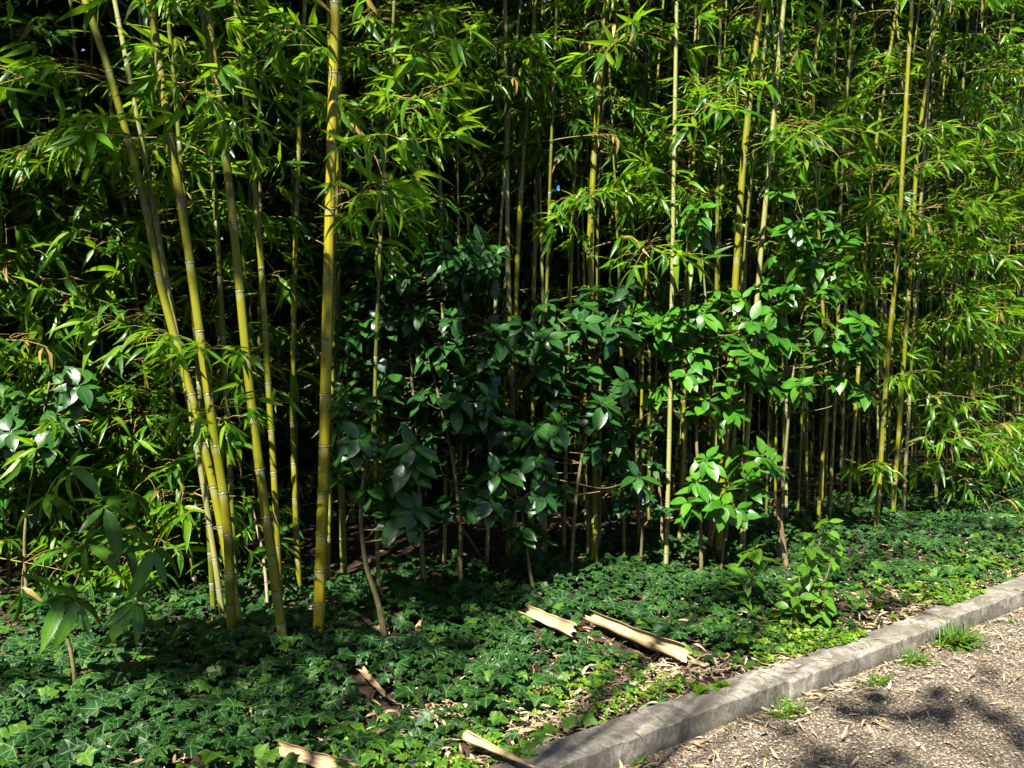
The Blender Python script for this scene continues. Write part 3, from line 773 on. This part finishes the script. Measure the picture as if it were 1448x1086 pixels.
# ------------------------------------------------------------------ fallen sheaths and canes
AVOID = []
def sheath(name, p0, p1, rad0, rad1, arc, label, open_dir=(0, -.4, 1), jag=.03, bend=0., hole=False, cat='bamboo sheath', mat='sheath'):
    """split hollow bamboo piece with real wall thickness; arc in degrees of the round it still has"""
    p0, p1 = np.array(p0, float), np.array(p1, float)
    AVOID.append((p0, p1, max(rad0, rad1)))
    o = (p0 + p1) / 2; ax = p1 - p0; L = np.linalg.norm(ax); ax /= L
    up = np.array(open_dir, float); up -= ax * np.dot(up, ax); up /= np.linalg.norm(up); sd = np.cross(ax, up)
    nu, nv = 26, 13; V, UV = [], []
    j0 = [R(0, jag) for _ in range(nv)]; j1 = [R(0, jag) for _ in range(nv)]
    for shell in (1., .95):
        for i in range(nu):
            u = i / (nu - 1)
            for j in range(nv):
                w = j / (nv - 1); a = RAD(-90) + RAD(arc) * (w - .5)
                uu = (j0[j] + u * (L - j0[j] - j1[j])) / L
                r = (rad0 + (rad1 - rad0) * uu) * shell * (1 + .06 * math.sin(9 * uu + 3 * w) + .05 * math.sin(23 * uu + 7 * w))
                p = p0 + ax * L * uu + sd * math.cos(a) * r + up * (math.sin(a) * r + bend * math.sin(math.pi * uu)) + sd * .3 * bend * math.sin(4.4 * uu) - o
                V.append(p); UV.append((w * .6, uu * L))
    q = []; n = nu * nv
    def keep(i, j): return not (hole and .72 < i / nu < .86 and 6 <= j <= 9 - abs(i - 20.5) * .6)
    cells = [(i, j) for i in range(nu - 1) for j in range(nv - 1) if keep(i, j)]; cs = set(cells)
    for i, j in cells:
        a, b, c, d = i * nv + j, i * nv + j + 1, (i + 1) * nv + j + 1, (i + 1) * nv + j
        q.append((a, d, c, b)); q.append((n + a, n + b, n + c, n + d))
        for (di, dj, e, f) in ((-1, 0, a, b), (0, 1, b, c), (1, 0, c, d), (0, -1, d, a)):
            if (i + di, j + dj) not in cs: q.append((e, f, n + f, n + e))
    g = Geo(); g.add(V, np.array(q), UV)
    ob = part(name, g.mesh(name, M[mat]), None, o)
    for pl in ob.data.polygons: pl.use_smooth = True
    return tag(ob, label, cat)
def gz(px, py, z): return on_ground(px, py, z)
sheath('split_cane', gz(734, 858, .18), gz(812, 892, .18), .031, .036, 200, 'shorter split tan bamboo piece lying in the ivy, its left end by the low evergreen', (.1, -.75, .6), .06, bend=.006)
sheath('split_cane', gz(826, 868, .18), gz(972, 926, .165), .029, .040, 265, 'longer split tan bamboo piece with a hole near its right end, lying in the ivy', (.1, -.65, .75), .05, bend=-.006, hole=True)
sheath('dry_sheath', gz(962, 924, .13), gz(1000, 942, .11), .022, .008, 140, 'narrow dry strip lying at the right tip of the holed bamboo piece', (0, -.6, 1), .03)
sheath('cane_tip', gz(658, 1040, .15), gz(758, 1086, .13), .021, .004, 350, 'pointed tan bamboo tip lying against the kerb at the bottom edge', (0, -.3, 1), .004, cat='bamboo cane')
sheath('split_cane', gz(384, 1056, .14), gz(505, 1090, .13), .026, .024, 200, 'tan bamboo piece half buried in ivy at the bottom edge, left of the pointed tip', (.1, -.8, .6), .05)
sheath('dry_sheath', gz(506, 938, .16), gz(545, 982, .15), .022, .010, 130, 'pointed dry sheath standing out of the ivy below the kinked shrub stem', (.3, -.8, .8), .05)
sheath('dry_sheath', gz(511, 866, .15), gz(524, 882, .14), .018, .014, 140, 'small dry sheath just left of the kinked shrub stem, upper of the two there', (.2, -.8, .6), .03)
sheath('dry_sheath', gz(524, 880, .14), gz(550, 896, .13), .020, .012, 140, 'small dry sheath crossing behind the foot of the kinked shrub stem', (.2, -.8, .6), .03)
b_ = on_ground(1113, 806); t_ = at(1098, 700, b_[1] + .1)
sheath('dry_sheath', b_, t_, .020, .013, 150, 'tall brown dead sheath leaning upright at the foot of the right hand evergreen', (-.1, -1, 0), .08, mat='old_sheath')
M['dead_cane'] = culm_mat('dead_cane', (.20, .15, .085), (.30, .23, .14), (.22, .18, .12), .6, .6)
def dead_cane(px0, px1, w, label, dY=.0):
    b = on_ground(*px0); Y = b[1]; b[2] -= .03; t = at(*px1, Y + dY); r = w / FPX * Y / 2
    me, _ = culm_mesh([np.zeros(3), (t - b) * .5 + np.array([.02, .02, 0]), t - b], r, r * .8, M['dead_cane'], sides=8)
    tag(part('dead_cane', me, None, b), label, 'dead cane')
dead_cane((832, 800), (822, 640), 5, 'dead tan cane just left of the foot of the yellowish culm right of centre')
dead_cane((1000, 792), (1012, 690), 5, 'dead tan cane leaning beside the stout culm behind the lit evergreen')
dead_cane((936, 796), (928, 650), 4.5, 'dead tan cane just left of the foot of the straight greyish culm')
dead_cane((690, 806), (640, 730), 4.5, 'dead tan cane slanting low in the shade behind the middle shrub stem', .5)
dead_cane((380, 872), (352, 700), 5, 'dead brown cane in the shade between the stout leaning culm and its slimmer neighbour', .2)
# scrap of blue plastic caught in the leaves
g = Geo(); p = at(787, 262, 5.6)
gridv = [(x * .009 + R(-.004, .004), R(-.008, .008), -y * .011 + R(-.004, .004)) for y in range(4) for x in range(3)]
q = np.array([(y * 3 + x, y * 3 + x + 1, y * 3 + x + 4, y * 3 + x + 3) for y in range(3) for x in range(2)])
g.add(np.array(gridv), q); g.add(np.array(gridv) + [0, .003, 0], q[:, ::-1])
tag(part('plastic_scrap', g.mesh('plastic_scrap', M['blue']), None, p), 'tiny bright blue scrap caught among the leaves right of the central culms', 'scrap')

# ------------------------------------------------------------------ ivy, ground cover, litter, gravel
def nz2(s, t, k=1., o=0.): return math.sin(s * 2.3 * k + 1.3 * t * k + o) * .5 + math.sin(-1.7 * s * k + 3.1 * t * k + o * 2) * .3 + math.sin(5.1 * s * k + 2.2 * t * k + o) * .2
def near_avoid(p, m=.01):
    for a, b, r in AVOID:
        d = b[:2] - a[:2]; u = min(1, max(0, np.dot(p[:2] - a[:2], d) / np.dot(d, d)))
        # keep clear towards the camera as well
        w = p[:2] - (a[:2] + d * u)
        if np.linalg.norm(w) < r + m or (w[1] < 0 and np.linalg.norm(w) < r + m + .045): return True
    return False
PATCH = [(on_ground(x, y), a, b) for x, y, a, b in ((940, 950, .30, .10), (870, 985, .25, .10), (1000, 945, .2, .08), (1235, 846, .22, .10), (1150, 958, .25, .06), (780, 1020, .2, .09), (1290, 862, .2, .05), (600, 1010, .14, .07))]
def in_patch(p):
    for c, a, b in PATCH:
        s, t = to_st(p - c)
        if (s / a) ** 2 + (t / b) ** 2 < 1: return True
    return False
def ivy():
    g = Geo(); pos, dirs, ups, sc, rn = [], [], [], [], []
    n = 0
    while n < 29000:
        s = -1.5 + 17 * R(0, 1) ** 1.25; t = R(KB + .02, T0 + (1.7 if s < 2.5 else 1.1))
        edge = (t - KB)
        bare = nz2(s, t, 1.3, 1.)                                  # thin patches where litter shows
        thin = max(0, 1 - edge / max(.05, .46 + .5 * bare))
        if s > 5.2: thin *= .55
        if R(0, 1) < thin * .95: continue
        if t > T0 + .3 and R(0, 1) < (t - T0 - .3) / (1.9 if s < 2.5 else .9): continue
        z = soil_z(s, t) + .02 + (.06 + .045 * nz2(s, t, 2.6, 3.)) * R(.0, 1.35) * min(1, .35 + edge / .4)
        p = st(s, t, z)
        if near_avoid(p, .016) or (in_patch(p) and R(0, 1) < .85): continue
        az = R(0, 6.28)
        d = np.array([math.cos(az), math.sin(az), R(-.5, .15)]) + OUT * .55
        pos.append(p); dirs.append(d); ups.append(np.array([R(-.4, .4), R(-.75, .2), 1.]) + OUT * .2)
        big = .030 + .052 * R(0, 1) ** 1.8
        sc.append(big * (1.1 if s < 3.5 else .95)); rn.append(min(1, max(0, random.gauss(.35, .25) + max(0, .45 * (1 - edge / .75))))); n += 1  # leaf tint rises towards the kerb, painting in the sunlit edge
    pos, dirs, ups, sc, rn = map(np.array, (pos, dirs, ups, sc, rn))
    for _ in range(420):                                         # runners
        q = pos[random.randrange(len(pos))]; a = R(0, 6.28); l = R(.1, .3)
        d = np.array([math.cos(a), math.sin(a), 0]) * l; e = np.array([-d[1], d[0], 0]) * R(-.4, .4)
        tube(g, curve([q, q + d * .5 + e + [0, 0, R(-.01, .03)], q + d + [0, 0, R(-.03, .01)]], 6), .0022, 4, np.full(6, R(.5, 1)))
    Rm = frames(dirs, ups); k = rng.integers(0, len(IVY), len(pos))
    for q in range(len(IVY)): m = k == q; scatter(g, IVY[q], Rm[m], pos[m], sc[m], rn[m])
    return g
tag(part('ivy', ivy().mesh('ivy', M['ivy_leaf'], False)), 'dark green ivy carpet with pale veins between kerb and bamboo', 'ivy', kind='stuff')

def cover():
    g = Geo(); pos, dirs, sc, rn = [], [], [], []
    while len(pos) < 4200:
        s = -1. + 12 * R(0, 1); t = KB - .05 + .5 * R(0, 1) ** 1.5
        if nz2(s, t, 2.2, 5.) < -.02 + (.25 if t < KB + .04 else 0): continue
        p = st(s, t, max(soil_z(s, t), .05) + R(.015, .075))
        if t < KB + .01: p[2] = R(.105, .125)
        if near_avoid(p) or (in_patch(p) and R(0, 1) < .7): continue
        pos.append(p); dirs.append((R(-1, 1), R(-1, 1), R(-.3, .3))); sc.append(R(.014, .028)); rn.append(R(0, 1))
    pos, dirs, sc, rn = map(np.array, (pos, dirs, sc, rn)); n = len(pos)
    Rm = frames(dirs, rng.normal(0, .35, (n, 3)) + [0, -.3, 1]); k = rng.integers(0, 3, n)
    for q in range(3): m = k == q; scatter(g, CLO[q], Rm[m], pos[m], sc[m], rn[m])
    return g
tag(part('ground_cover', cover().mesh('ground_cover', M['cover_leaf'], False)), 'low yellow green clover like weeds along the inner edge of the kerb', 'weeds', kind='stuff')

def litter():
    g = Geo(); pos, dirs, sc, rn = [], [], [], []
    def put(p, l): 
        pos.append(p); a = R(0, 6.28); dirs.append((math.cos(a), math.sin(a), R(-.12, .3))); sc.append(l); rn.append(R(0, 1))
    for _ in range(8000):                                       # bed
        s = -1 + 13 * R(0, 1); t = KB + 1.0 * R(0, 1) ** 1.5
        put(st(s, t, soil_z(s, t) + R(.006, .05)), R(.03, .09))
    for c, a, b in PATCH:
        for _ in range(int(5200 * a * b * 2)):
            w = R(0, 6.28); q = R(0, 1) ** .5; s, t = to_st(c); s += a * q * math.cos(w) * 1.1; t = max(KB, t + b * q * math.sin(w) * 1.1)
            put(st(s, t, soil_z(s, t) + R(.01, .045)), R(.03, .085))
    for _ in range(1500):                                       # deep in the grove
        s = R(-1, 13); t = R(T0 - .2, T0 + 3); put(st(s, t, soil_z(s, t) + R(.005, .03)), R(.06, .14))
    for _ in range(2000):                                       # path, along the kerb foot
        s = -.5 + 9 * R(0, 1); t = KF - .03 - .6 * R(0, 1) ** 2.2
        put(st(s, t, R(.012, .03)), R(.02, .085))
    for _ in range(160):
        s = R(0, 9); t = R(.5, KF - .3); put(st(s, t, R(.010, .018)), R(.02, .05))
    for _ in range(110):
        s = R(.5, 8); put(st(s, R(KF + .02, KB), .107), R(.03, .07))
    pos, dirs, sc, rn = map(np.array, (pos, dirs, sc, rn)); n = len(pos)
    Rm = frames(dirs, rng.normal(0, .4, (n, 3)) + [0, 0, 1]); k = rng.integers(0, len(LAN), n)
    for q in range(len(LAN)): m = k == q; scatter(g, LAN[q], Rm[m], pos[m], sc[m], rn[m])
    return g
tag(part('leaf_litter', litter().mesh('leaf_litter', M['litter'])), 'dry tan bamboo leaves littering soil and path edge', 'leaf litter', kind='stuff')

def gravel():
    g = Geo(); n = 42000
    s = -.5 + 11 * rng.uniform(0, 1, n) ** 1.2; t = KF - .02 - 2.6 * rng.uniform(0, 1, n)
    ico = np.array([(0, 0, 1), (.9, 0, .3), (.28, .86, .35), (-.73, .53, .25), (-.73, -.53, .35), (.28, -.86, .25), (.5, .4, -.5), (-.5, .2, -.5), (.1, -.6, -.5)])
    f = np.array([(0, 1, 2), (0, 2, 3), (0, 3, 4), (0, 4, 5), (0, 5, 1), (1, 6, 2), (2, 7, 3), (3, 7, 4), (4, 8, 5), (5, 8, 1), (1, 8, 6), (6, 7, 2), (7, 8, 4)])
    pos = s[:, None] * ES + t[:, None] * ET + np.array([0, 0, .008])
    d = rng.normal(0, 1, (n, 3)); d[:, 2] *= .2
    sz = .002 + .0055 * rng.uniform(0, 1, n) ** 2.5
    scatter(g, (ico, [f], np.zeros((9, 2))), frames(d, np.tile([0, 0, 1.], (n, 1))), pos, np.stack([sz * rng.uniform(.8, 1.4, n), sz * rng.uniform(.8, 1.3, n), sz * .6], 1), rng.uniform(0, 1, n) ** 2.2)
    return g
tag(part('gravel', gravel().mesh('gravel', M['pebble'], False)), 'loose pale gravel chips on the brown path', 'gravel', kind='stuff')

def tuft(px, py, n, h, label, spread=.09):
    b = on_ground(px, py, 0.005); g = Geo()
    a = rng.uniform(0, 6.28, n); el = rng.uniform(.5, 1.45, n)
    d = np.stack([np.cos(a) * np.cos(el), np.sin(a) * np.cos(el), np.sin(el)], 1)
    pos = np.stack([rng.normal(0, spread, n), rng.normal(0, spread * .45, n), np.zeros(n)], 1)
    pos = pos[:, :1] * ES + pos[:, 1:2] * ET
    Rm = frames(d, np.tile([0, 0, 1.], (n, 1)) + rng.normal(0, .3, (n, 3))); k = rng.integers(0, 3, n)
    sc = rng.uniform(.4, 1, n) * h
    for q in range(3): m = k == q; scatter(g, GRASS[q], Rm[m], pos[m], sc[m][:, None] * np.array([[2.2, 1, 1]]) if False else sc[m], rng.uniform(0, 1, m.sum()))
    # a few rosette leaves
    m2 = n // 6; a = rng.uniform(0, 6.28, m2); d = np.stack([np.cos(a), np.sin(a), rng.uniform(.2, .9, m2)], 1)
    scatter(g, LONG[0], frames(d, np.tile([0, 0, 1.], (m2, 1))), rng.normal(0, spread * .5, (m2, 1)) * ES, rng.uniform(.4, .8, m2) * h, rng.uniform(0, 1, m2))
    tag(part('grass_tuft', g.mesh('grass_tuft', M['grass']), None, b), label, 'grass tuft', 'grass tufts at the foot of the kerb')
tuft(1112, 1012, 90, .13, 'thin grass tuft growing out of the kerb joint nearest the camera', .05)
tuft(1244, 966, 120, .085, 'low dark green weed tuft on the path, second nearest the camera', .06)
tuft(1292, 938, 130, .13, 'feathery green tuft at the kerb foot just left of the biggest one', .05)
tuft(1350, 912, 280, .19, 'biggest bright green grass tuft covering the far kerb joint', .07)
tuft(905, 1080, 40, .08, 'few grass blades at the kerb foot by the bottom edge', .04)
tuft(1430, 880, 60, .06, 'small grass tuft at the kerb foot by the right edge', .06)

# ------------------------------------------------------------------ unseen trees behind the camera: crowns placed for dapples, others added to block sky
def tree(loc, H, clumps, label, leafn=1500, lsize=.16):
    root = thing('shade_tree', label, 'tree', loc, 'garden trees across the path')
    loc = np.array(loc); g = Geo()
    top = np.mean([c[0] for c in clumps], axis=0) - loc
    P = curve([(0, 0, -.1), (.1, .05, H * .25), (top[0] * .12, top[1] * .12, H * .5), (top[0] * .25, top[1] * .25, H * .78)], 14)
    tube(g, P, np.linspace(.2, .045, 14), 10)
    for c, r, d in clumps:
        k = P[random.randint(8, 13)]; e = c - loc
        tube(g, curve([k, (k + e) / 2 + [0, 0, .2], e], 8), np.linspace(.022, .005, 8), 6)
    part('trunk', g.mesh('trunk', M['trunk']), root)
    g = Geo()
    for c, r, dens in clumps:
        n = int(leafn * dens)
        p = rng.normal(0, 1, (n, 3)); p /= np.linalg.norm(p, axis=1, keepdims=True); p *= rng.uniform(.15, 1, (n, 1)) ** .5
        p = p * np.array(r) + c - loc
        d = rng.normal(0, 1, (n, 3))
        scatter(g, ELL[1], frames(d, rng.normal(0, .5, (n, 3)) + [0, 0, 1.]), p, rng.uniform(.6, 1.2, n) * lsize, rng.uniform(0, 1, n))
    part('crown', g.mesh('crown', M['tree_leaf']), root)
def shade(px, py, Y, k): return at(px, py, Y) + SUN * k
DAPPLE = []
for px, py, Y in [(100, 120, 4.6), (330, 60, 4.7), (600, 100, 5.6), (560, 260, 5.6), (800, 180, 6.2), (960, 120, 6.6), (1180, 80, 7.2), (1230, 400, 7.4), (1330, 150, 8),
                  (450, 650, 4.6), (1420, 420, 9), (700, 300, 5.8), (1290, 620, 7.6), (380, 420, 4.7), (180, 260, 4.6)]:
    DAPPLE.append((shade(px + R(-30, 30), py + R(-30, 30), Y, 8.5 + R(-.7, .7)), (R(.2, .4), R(.15, .3), R(.2, .4)), R(.02, .06)))
for px, py, Y, r, k in [(1250, 100, 8.3, .5, .07), (1410, 60, 9.3, .5, .07), (1320, 340, 8.3, .4, .05), (1180, 240, 7.3, .35, .04), (1425, 520, 9.3, .4, .05), (700, 50, 5.7, .35, .04), (450, 170, 4.8, .3, .03), (30, 170, 4.2, .35, .04),
                     (210, 890, 4.5, .22, .02), (420, 880, 4.7, .35, .05), (520, 930, 4.4, .25, .025), (700, 850, 5.1, .35, .04), (260, 960, 4.1, .25, .03), (20, 960, 3.8, .2, .02), (640, 940, 4.4, .2, .018)]:
    DAPPLE.append((shade(px, py, Y, 9 + R(-.6, 1.2)), (r, r * .6, r * .7), k))
tree((-3.6, -4.6, 0), 8, [(shade(600, 640, 4.9, 8.0), (.5, .4, .45), .15), (shade(330, 915, 4.4, 8.6), (.4, .25, .3), .07), (shade(330, 985, 3.9, 9.3), (.25, .2, .2), .02), (shade(480, 1010, 3.8, 8.3), (.25, .2, .2), .02), (shade(1240, 790, 6.2, 9), (.3, .2, .2), .02), (shade(1380, 760, 7, 9), (.35, .2, .2), .025), (shade(1030, 850, 5.2, 9), (.3, .2, .2), .02),
      (shade(780, 680, 5.6, 8.6), (.5, .5, .4), .1), (shade(400, 905, 4.4, 8.8), (.55, .4, .4), .12), (shade(620, 860, 5.0, 8.4), (.6, .35, .4), .11), (shade(1280, 870, 5.2, 9.0), (.25, .2, .25), .02)] + DAPPLE, 'broad garden tree behind the camera to the left', 1500)
tree((3.0, -5.0, 0), 9, [*[(on_ground(x + R(-45, 45), y + R(-22, 22), 0) + SUN * R(10, 12), (R(.08, .2), R(.06, .14), R(.08, .16)), R(.001, .004)) for x, y in 2 * ((1150, 1050), (1170, 1075), (1230, 1020), (1290, 1000), (1270, 1060), (1340, 975), (1380, 1010), (1430, 965), (1420, 1060), (1210, 985), (1320, 1085), (1330, 1035))], (np.array([2, -5, 7.]), (2.4, 2, 2.), 1.4), (np.array([5, -4, 6.]), (2.2, 2, 2.2), 1.4), (np.array([3, -6, 4.]), (2.5, 1.5, 2), 1.2)], 'unseen tree added behind the camera to the right, blocking sky and dappling the path', 1700, .2)
tree((-8.5, -5.5, 0), 7, [(np.array([-9., -6, 4.]), (2.2, 2, 2.4), 1.4), (np.array([-8, -4, 3.]), (2, 1.8, 2), 1.2)], 'dense low unseen tree added far behind the camera to block sky light', 1700, .22)

tree((4.0, -9.5, 0), 11, [(np.array([x, y, z]), (2.4, 1.8, 2.2), .9) for x, y, z in ((0, -9, 3.5), (3.5, -9, 3.), (7, -8, 3.5), (1.5, -9, 7), (5.5, -9, 7), (9.5, -5, 3.), (9.5, -3, 6), (3.5, -9, 10))], 'tall leafy unseen tree added across the path behind the camera to block sky light', 1500, .32)  # tall crowns added out of view to cut the sky light
tree((-5.0, -10.5, 0), 11, [(np.array([x, y, z]), (2.4, 1.8, 2.2), .9) for x, y, z in ((-4, -9.5, 3.5), (-7.5, -8, 3.), (-11, -5, 3.5), (-3, -10, 7), (-7, -8.5, 7), (-11, -2, 3.), (-11, -4, 7))], 'tall leafy unseen tree added left behind the camera to block sky light', 1500, .32)

# ------------------------------------------------------------------ light, world, camera
w = bpy.data.worlds.new('World'); scene.world = w; w.use_nodes = True
nt = w.node_tree; bg = nt.nodes['Background']
sky = nt.nodes.new('ShaderNodeTexSky'); sky.sky_type = 'NISHITA'; sky.sun_disc = False
sky.sun_elevation = math.asin(SUN[2]); sky.sun_rotation = math.atan2(SUN[0], SUN[1])
nt.links.new(sky.outputs[0], bg.inputs[0]); bg.inputs[1].default_value = .05
L = bpy.data.lights.new('sun', 'SUN'); L.energy = 5.; L.angle = RAD(.53); L.color = (1, .95, .84)
lo = bpy.data.objects.new('sun', L); LINK(lo); lo.rotation_euler = Vector(SUN).to_track_quat('Z', 'Y').to_euler(); lo.location = SUN * 30

cam = bpy.data.cameras.new('camera'); co = bpy.data.objects.new('camera', cam); LINK(co)
cam.sensor_width = 36; cam.lens = 36 * FPX / 1448; cam.clip_end = 500; cam.clip_start = .05
co.location = CAM; co.rotation_euler = (math.pi / 2 - PITCH, 0, 0); scene.camera = co
vs = scene.view_settings; vs.view_transform = 'Standard'; vs.look = 'None'; vs.exposure = 1.8; vs.gamma = 1
cy = scene.cycles
cy.max_bounces = 2; cy.diffuse_bounces = 0; cy.glossy_bounces = 1; cy.transmission_bounces = 2; cy.adaptive_threshold = .03; cy.transparent_max_bounces = 4
cy.use_denoising = True
try: cy.denoiser = 'OPENIMAGEDENOISE'
except Exception: pass
cy.caustics_reflective = False; cy.caustics_refractive = False; cy.sample_clamp_indirect = 4
